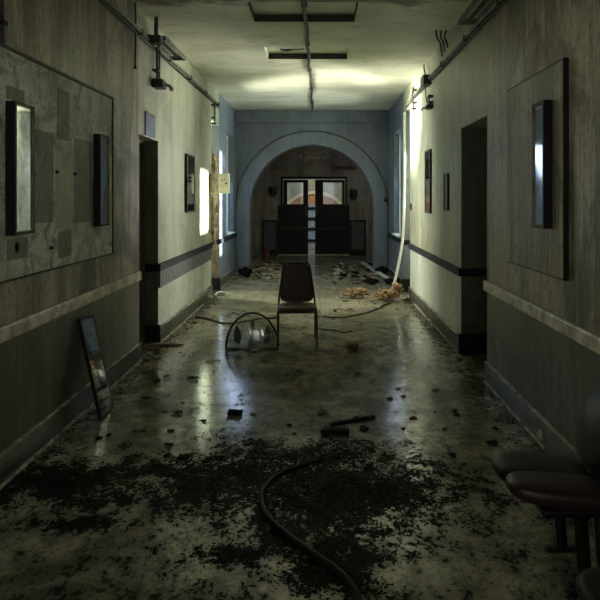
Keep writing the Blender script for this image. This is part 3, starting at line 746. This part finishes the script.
# ------------------------------------------------------------------ half-dome mirror on the floor
dm = thing('dome_mirror', 'half round convex mirror with black rim standing on floor beside chair', 'mirror', (-0.718, 6.57, 0), (math.radians(-4), 0, 0))
n, mm = 28, 10; rx, rz, dep = 0.278, 0.375, 0.10
rings = []
for k in range(mm+1):
    q = k/mm*math.pi/2; s = math.cos(q); dd = dep*math.sin(q)
    s = max(s, 0.02)
    rings.append([( -rx*s*math.cos(math.pi*j/n), -dd, 0.012+rz*s*math.sin(math.pi*j/n)) for j in range(n+1)])
m = MB()
for k in range(mm):
    for j in range(n):
        m.quad(rings[k][j], rings[k][j+1], rings[k+1][j+1], rings[k+1][j])
m.build('mirror_dome', 'dome', dm, smooth=True)
rim = [(-rx*math.cos(math.pi*j/n), 0, 0.012+rz*math.sin(math.pi*j/n)) for j in range(n+1)]
MB().tube(rim+[rim[0]], 0.0125, 8).build('rim', 'black', dm, smooth=True)
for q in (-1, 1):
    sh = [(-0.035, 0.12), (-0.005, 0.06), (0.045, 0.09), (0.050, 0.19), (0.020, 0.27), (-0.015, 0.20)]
    MB().loft([[(q*(0.145+a), -0.004, b) for a, b in sh], [(q*(0.145+a), 0.008, b) for a, b in sh]]).build('doorway_reflection', 'black', dm)  # flat dark shapes painted in as doorways reflected in the dome
MB().loft([[(a, 0.0, b) for a, b in ((-0.05, 0.015), (0.06, 0.015), (0.045, 0.13), (0.02, 0.30), (-0.015, 0.30), (-0.035, 0.13))],
           [(a, 0.012, b) for a, b in ((-0.05, 0.015), (0.06, 0.015), (0.045, 0.13), (0.02, 0.30), (-0.015, 0.30), (-0.035, 0.13))]]).build('floor_reflection', 'pipe', dm)  # flat shape painted in as the floor's reflection in the dome

# ------------------------------------------------------------------ hoses, cords, debris
def spline(ctrl, n=10):
    out = []; P = [ctrl[0]]+list(ctrl)+[ctrl[-1]]
    for i in range(1, len(P)-2):
        for k in range(n):
            t = k/n; a, b, c, d = P[i-1], P[i], P[i+1], P[i+2]
            out.append(0.5*((2*b)+(-a+c)*t+(2*a-5*b+4*c-d)*t*t+(-a+3*b-3*c+d)*t**3))
    out.append(ctrl[-1]); return out
def rope(name, pix, r0, r1, mat, label, cat, n=8, lift=0.0):
    pts = [fl(x, y) + Vector((0, 0, lift)) for x, y in pix]
    sp = spline(pts, n); k = len(sp)
    rs = [r0+(r1-r0)*i/(k-1) for i in range(k)]
    for i, p in enumerate(sp): p.z += rs[i]
    return tag(MB().tube(sp, rs, 9).build(name, mat, smooth=True), label, cat)
rope('hose', [(320, 461), (300, 467), (276, 478), (263, 493), (262, 508), (270, 523), (290, 541), (315, 560), (338, 577), (352, 594), (362, 620)], 0.008, 0.023, 'hose', 'long black hose curling across the dirty floor in front', 'hose')
rope('cable', [(196, 317), (210, 320), (226, 324), (245, 322), (262, 319), (280, 318.5)], 0.008, 0.008, 'hose', 'thin dark cable on floor behind the dome mirror', 'cable')
rope('cable', [(322, 317), (340, 318), (355, 316), (368, 313), (380, 308), (390, 303)], 0.008, 0.010, 'hose', 'thin dark cable from the chair to the insulation heap', 'cable')
rope('cable', [(228, 316), (233, 313), (239, 315), (243, 311), (247, 314), (244, 317), (250, 316)], 0.006, 0.006, 'hose', 'small tangled curl of dark wire behind the dome mirror', 'cable')
rope('cable', [(322, 330), (335, 331), (345, 333), (352, 331)], 0.007, 0.007, 'hose', 'short bent dark cable right of the chair legs', 'cable')
# cord hanging at right, falling onto the heap
def at(px, py, Y): return Vector(((px-CX)*Y/F, Y, HC-(py-CY)*Y/F))
cd = [at(404.5, 112, 10.7), at(404.5, 160, 10.6), at(404, 205, 10.5), at(403, 236, 10.4), at(399, 262, 10.25), at(394, 284, 10.1), at(389, 299, 9.8)]
cd[-1].z = 0.03
tag(MB().tube(spline(cd, 8), [0.022]*len(spline(cd, 8)), 8).build('rope', 'rope', smooth=True), 'long pale cord hanging down right wall onto the tan heap', 'cord')

def lump_mesh(r, seed, sub=3, amp=0.5, fr=3.0, sz=(1, 1, 0.5)):
    bm = bmesh.new(); bmesh.ops.create_icosphere(bm, subdivisions=sub, radius=1.0)
    o = Vector((seed*3.1, seed*1.7, seed*0.9))
    for v in bm.verts:
        d = 1+amp*noise.noise(v.co*fr*0.5+o)+amp*0.5*noise.noise(v.co*fr+o)
        v.co = Vector((v.co.x*sz[0]*d*r, v.co.y*sz[1]*d*r, v.co.z*sz[2]*d*r))
    mz = min(v.co.z for v in bm.verts)
    for v in bm.verts: v.co.z -= mz
    me = bpy.data.meshes.new('lump'); bm.to_mesh(me); bm.free()
    return me
def lump(name, loc, r, seed, mat, label, cat, sz=(1, 1, 0.5), rot=0, group=None, sub=3, amp=0.6, smooth=True):
    if mat == 'tan': sub, amp, smooth = 4, 1.0, False
    me = lump_mesh(r, seed, sub, amp, 6.0 if mat == 'tan' else 3.0, sz); me.materials.append(M[mat])
    if smooth:
        for p in me.polygons: p.use_smooth = True
    o = bpy.data.objects.new(name, me); C.objects.link(o); o.location = (loc[0], loc[1], loc[2]); o.rotation_euler = (0, 0, rot)
    return tag(o, label, cat, group)
lump('insulation_heap', fl(356, 298), 0.115, 1, 'tan', 'long tan lump of insulation on floor left of the cord', 'insulation', (1.3, 0.9, 0.5))
lump('insulation_heap', fl(385, 301), 0.125, 2, 'tan', 'tan insulation heap where the pale cord ends', 'insulation', (1.25, 1.0, 0.5))
lump('insulation_heap', fl(397, 299), 0.10, 4, 'tan', 'tan insulation scrap against the right skirting', 'insulation', (0.8, 1.0, 0.9))
lump('plaster_rubble', fl(352, 351), 0.055, 5, 'rust', 'small brown clod on the floor right of the chair', 'rubble', (1.3, 0.9, 0.6))
lump('plaster_rubble', fl(394, 287), 0.12, 6, 'dirt', 'dark rubble lump at the foot of the cord', 'rubble', (1.2, 0.8, 0.6))
lump('plaster_rubble', fl(383, 275), 0.11, 7, 'dirt', 'dark bundle against the right pier of the arch', 'rubble', (1.2, 0.8, 0.8))
lump('plaster_rubble', fl(245, 277), 0.11, 8, 'dirt', 'dark bundle against the left pier of the arch', 'rubble', (1.1, 0.8, 0.8))
lump('plaster_rubble', fl(371, 285), 0.09, 9, 'dirt', 'dark lump on floor between arch and tan heap', 'rubble', (1.3, 0.9, 0.6))
lump('crumpled_paper', fl(546, 446), 0.045, 10, 'paper', 'crumpled pale paper at the foot of the right skirting', 'paper', (1.1, 1, 0.9), amp=0.9, smooth=False)
lump('crumpled_paper', fl(556, 452), 0.028, 11, 'paper', 'smaller crumpled scrap beside the paper by right skirting', 'paper', (1.1, 1, 0.9), amp=0.9, smooth=False)
lump('crumpled_paper', fl(207, 301), 0.06, 12, 'paper', 'pale crumpled scrap on floor below the left side opening', 'paper', (1.1, 1, 0.7), amp=0.9, smooth=False)
lump('crumpled_paper', fl(221, 295), 0.05, 13, 'white', 'white scrap on floor right of left side opening', 'paper', (1.6, 1, 0.5), amp=0.9, smooth=False)

def plank(name, p, q, w, h, mat, label, cat, z=0.0, group=None):
    a, b = fl(*p), fl(*q); d = b-a; L = d.length
    m = MB().box(0, L, -w/2, w/2, 0, h)
    for i, v in enumerate(m.v):
        m.v[i] = (v[0]+random.uniform(-0.01, 0.01), v[1]+random.uniform(-0.1, 0.1)*w, v[2])
    o = m.build(name, mat, bevel=min(h, w)*0.15); o.location = a+Vector((0, 0, z+0.001)); o.rotation_euler = (0, 0, math.atan2(d.y, d.x))
    return tag(o, label, cat, group)
plank('wooden_board', (146, 345), (184, 345), 0.09, 0.022, 'wood', 'thin wooden board on floor before the left doorway', 'board')
plank('wooden_stick', (330, 426), (375, 418), 0.035, 0.02, 'dirt', 'dark thin stick on the floor above the black dirt', 'stick')
plank('metal_bar', (322, 434), (349, 435), 0.05, 0.035, 'dirt', 'short dark bar with a stub, lying below the thin stick', 'bar')
plank('small_block', (228, 414), (241, 415), 0.06, 0.03, 'dirt', 'small dark block on floor left of centre', 'block')
plank('wooden_board', (393, 285), (362, 265), 0.10, 0.03, 'white', 'pale board lying on floor beside the right arch pier', 'board', 0.05)
plank('wooden_stick', (352, 290), (375, 288), 0.04, 0.03, 'wood', 'dark wood piece behind the tan insulation', 'stick')
plank('wooden_stick', (230, 279), (256, 276), 0.06, 0.03, 'wood', 'pale slat lying below the left arch pier', 'stick')

# far debris in front of and under the arch
rnd = random.Random(5)
protos = []
for i in range(4):
    me = lump_mesh(0.055, 20+i, 2, 1.1, 4.0, (1.3, 0.8, 0.45)); me.materials.append(M[['paper', 'wood', 'dirt', 'tan'][i]]); protos.append(me)
placed = []
def scatter(n, px0, px1, py0, py1, label, group, name='rubble_piece', meshes=None, s0=0.5, s1=1.3):
    meshes = meshes or protos
    for k in range(n):
        p = fl(rnd.uniform(px0, px1), rnd.uniform(py0, py1))
        if p.x < XL+0.1 or p.x > XR-0.1: continue
        if YE-0.15 < p.y < YE+0.45 and not (AC-AR+0.15 < p.x < AC+AR-0.15): continue
        s = rnd.uniform(s0, s1)
        if any(math.hypot(p.x-q.x, p.y-q.y) < 0.05*(s+z) for q, z in placed): continue
        placed.append((p, s)); o = bpy.data.objects.new(name, rnd.choice(meshes)); C.objects.link(o); o.location = p; o.rotation_euler = (0, 0, rnd.uniform(0, 6.28)); o.scale = (s*rnd.uniform(0.7, 1.6), s, s*rnd.uniform(0.5, 1.1))
        tag(o, label, 'rubble', group)
scatter(120, 246, 290, 264, 279, 'piece of rubble in the litter by the left pier of the arch', 'rubble by the left arch pier')
scatter(80, 335, 385, 264, 284, 'piece of rubble in the litter by the right pier of the arch', 'rubble by the right arch pier')
scatter(45, 296, 402, 286, 312, 'small piece of rubble on floor around the tan heaps', 'rubble around the insulation', s0=0.25, s1=0.6)
# thin bent twigs at left of arch
for k in range(22):
    a = fl(rnd.uniform(243, 290), rnd.uniform(266, 279)); ang = rnd.uniform(0, 6.28); L = rnd.uniform(0.2, 0.5)
    a.x = max(a.x, XL+0.35)
    if YE-0.5 < a.y < YE+0.8: a.y = YE-0.55
    b = a+Vector((math.cos(ang)*L*0.5, math.sin(ang)*L*0.4, 0.05)); c = a+Vector((math.cos(ang+0.3)*L, math.sin(ang+0.3)*L*0.6, 0.0))
    c.x = max(c.x, XL+0.05)
    a.z = c.z = 0.012; b.z = 0.07
    tag(MB().tube(spline([a, b, c], 5), 0.010, 6).build('twig', 'wood' if k % 2 else 'paper', smooth=True), 'bent thin slat or twig in the litter by left arch pier', 'twig', 'twigs by the left arch pier')

# single flakes on the open floor
flakes = []
for i in range(5):
    m = MB(); q = random.Random(40+i); n = 7
    o = [(math.cos(2*math.pi*k/n)*0.04*q.uniform(0.5, 1.2), math.sin(2*math.pi*k/n)*0.03*q.uniform(0.5, 1.2), q.uniform(0.001, 0.012)) for k in range(n)]
    m.loft([[(x, y, z) for x, y, z in o], [(x*0.96, y*0.96, z+0.004) for x, y, z in o]])
    ob = m.build('paint_flake', ['dirt', 'rust', 'dirt', 'dirt', 'wood'][i]); flakes.append(ob)
    p = fl(*[(178, 413), (436, 391), (166, 376), (300, 372), (440, 352)][i]); ob.location = p
    tag(ob, 'dark curled flake of peeled paint lying on open corridor floor', 'flake', 'paint flakes on the open floor')
for k in range(110):
    px, py = rnd.uniform(90, 500), 315+ (rnd.random()**0.8)*150
    p = fl(px, py)
    if not (XL+0.1 < p.x < XR-0.1): continue
    if (-0.55 < p.x < 0.1 and 6.5 < p.y < 7.3) or (-1.1 < p.x < -0.4 and 6.4 < p.y < 6.9): continue
    o = flakes[rnd.randrange(5)].copy(); C.objects.link(o); o.location = p
    s = rnd.uniform(0.4, 1.15); o.scale = (s*rnd.uniform(0.8, 1.5), s, s); o.rotation_euler = (0, 0, rnd.uniform(0, 6.28))

# dirt crumbs trodden over the floor: nobody could count them
def dens(x, y):
    d = max(1-math.hypot((x-c[0])/c[2], (y-c[1])/c[3]) for c in BLOBS)
    return d
m = MB(); rc = random.Random(11); cnt = 0
def crumb(x, y, s):
    n = 5; a0 = rc.uniform(0, 6.28); i = len(m.v)
    for k in range(n):
        a = a0+2*math.pi*k/n; r = s*rc.uniform(0.6, 1.2); m.v.append((x+r*1.3*math.cos(a), y+r*math.sin(a), 0.0005))
    m.v.append((x+s*rc.uniform(-0.3, 0.3), y, s*rc.uniform(0.25, 0.7)))
    for k in range(n): m.f.append((i+k, i+(k+1) % n, i+n))
while cnt < 15000:
    x, y = rc.uniform(-1.7, 1.2), rc.uniform(2.2, 5.0)
    nz = noise.noise(Vector((x*3, y*3, 0)))*0.7+noise.noise(Vector((x*9, y*9, 3)))*0.5
    if dens(x, y)+nz > rc.uniform(0.1, 1.1): crumb(x, y, 0.002+0.007*rc.random()**3); cnt += 1
for k in range(2500):
    x = rc.uniform(-1.7, 1.35); y = rc.uniform(2.3, 9.5)
    if noise.noise(Vector((x*2.5, y*2.5, 8)))+noise.noise(Vector((x*7, y*7, 8)))*0.6 > rc.uniform(0, 0.8): crumb(x, y, rc.uniform(0.002, 0.007))
for k in range(1600):
    sd = rc.choice((0, 1)); y = rc.uniform(2.4, 10.0); e = abs(rc.gauss(0, 0.10))
    x = XL+0.04+e if sd == 0 else XR-0.04-e
    crumb(x, y, rc.uniform(0.004, 0.012))
cr = m.build('dirt_crumbs', 'dirt'); tag(cr, 'black dirt and soot crumbs strewn over the floor', 'dirt', kind='stuff')

# ------------------------------------------------------------------ light
NEAR_FILL = 7.5  # strength of the fill lamps added for the near walls
def area(name, loc, target, sx, sy, e, col, spread=180):
    l = bpy.data.lights.new(name, 'AREA'); l.shape = 'RECTANGLE'; l.size = sx; l.size_y = sy; l.energy = e; l.color = col
    l.spread = math.radians(spread)
    o = bpy.data.objects.new(name, l); C.objects.link(o); o.location = loc
    o.rotation_euler = (Vector(target)-Vector(loc)).to_track_quat('-Z', 'Y').to_euler()
    return o
area('daylight_passage_right', (3.15, 11.7, 1.9), (-0.9, 8.8, 3.0), 0.8, 1.7, 230, (1.0, 0.98, 0.84), 110)
area('daylight_passage_left', (-3.45, 11.2, 1.7), (0.7, 8.9, 2.9), 0.7, 1.6, 220, (1.0, 0.98, 0.84), 110)
area('added_beam_left', (-3.40, 11.0, 1.5), (1.46, 9.62, 2.75), 0.18, 0.5, 38, (1.0, 0.97, 0.85), 16)  # narrow lamp added to throw the bright patch on the right wall
area('daylight_window_left', (XL-0.20, 12.3, 1.9), (0.7, 11.6, 0.0), 0.75, 1.8, 15, (0.55, 0.71, 1.0))
area('daylight_window_right', (XR+0.20, 11.72, 1.9), (-1.79, 11.2, 0.6), 0.8, 1.8, 8, (0.72, 0.86, 1.0))
area('fill_behind', (-0.15, YB+0.15, 2.3), (-0.15, 5, 5.2), 2.0, 1.2, 4, (1.0, 0.97, 0.76), 130)  # unseen fill lamp added behind the camera
area('fill_near_left', (XL-0.22, -0.1, 2.1), (1.46, 4.0, 2.15), 0.9, 1.2, NEAR_FILL, (1.0, 0.97, 0.82), 75)  # fill lamp in the added left window, lights the near right wall
area('fill_near_right', (XR+0.22, -0.1, 2.1), (-1.79, 4.0, 2.15), 0.9, 1.2, NEAR_FILL, (1.0, 0.97, 0.82), 75)  # fill lamp in the added right window, lights the near left wall
area('fill_lobby', (XR+0.05, 15.5, 2.2), (-1.5, 17.0, 1.6), 1.0, 1.2, 6, (0.95, 0.92, 0.9))  # unseen fill lamp added to brighten the lobby, no window there
area('daylight_porch', (0.0, 19.6, 3.3), (0.0, 21.0, 0.0), 3.0, 1.0, 55, (1.0, 0.93, 0.8))
sl = bpy.data.lights.new('sun', 'SUN'); sl.energy = 75; sl.angle = math.radians(1.5); sl.color = (1.0, 0.95, 0.82)
so = bpy.data.objects.new('sun', sl); C.objects.link(so); so.location = (8, 12, 5)
so.rotation_euler = Vector((-5, -1.2, -0.55)).to_track_quat('-Z', 'Y').to_euler()
w = bpy.data.worlds.new('sky'); S.world = w; w.use_nodes = True
bg = w.node_tree.nodes['Background']; bg.inputs[0].default_value = (0.70, 0.82, 1.0, 1); bg.inputs[1].default_value = 0.8

# ------------------------------------------------------------------ camera
cam = bpy.data.cameras.new('camera'); co = bpy.data.objects.new('camera', cam); C.objects.link(co)
co.location = (0, 0, HC); co.rotation_euler = (math.radians(90), 0, 0)
cam.sensor_width = 36; cam.lens = 36*F/600; cam.shift_x = -(CX-300)/600; cam.shift_y = -(300-CY)/600
cam.clip_start = 0.05
S.camera = co
S.view_settings.view_transform = 'Standard'; S.view_settings.look = 'None'
S.view_settings.exposure = 0.0; S.view_settings.gamma = 1.0; S.view_settings.use_curve_mapping = False
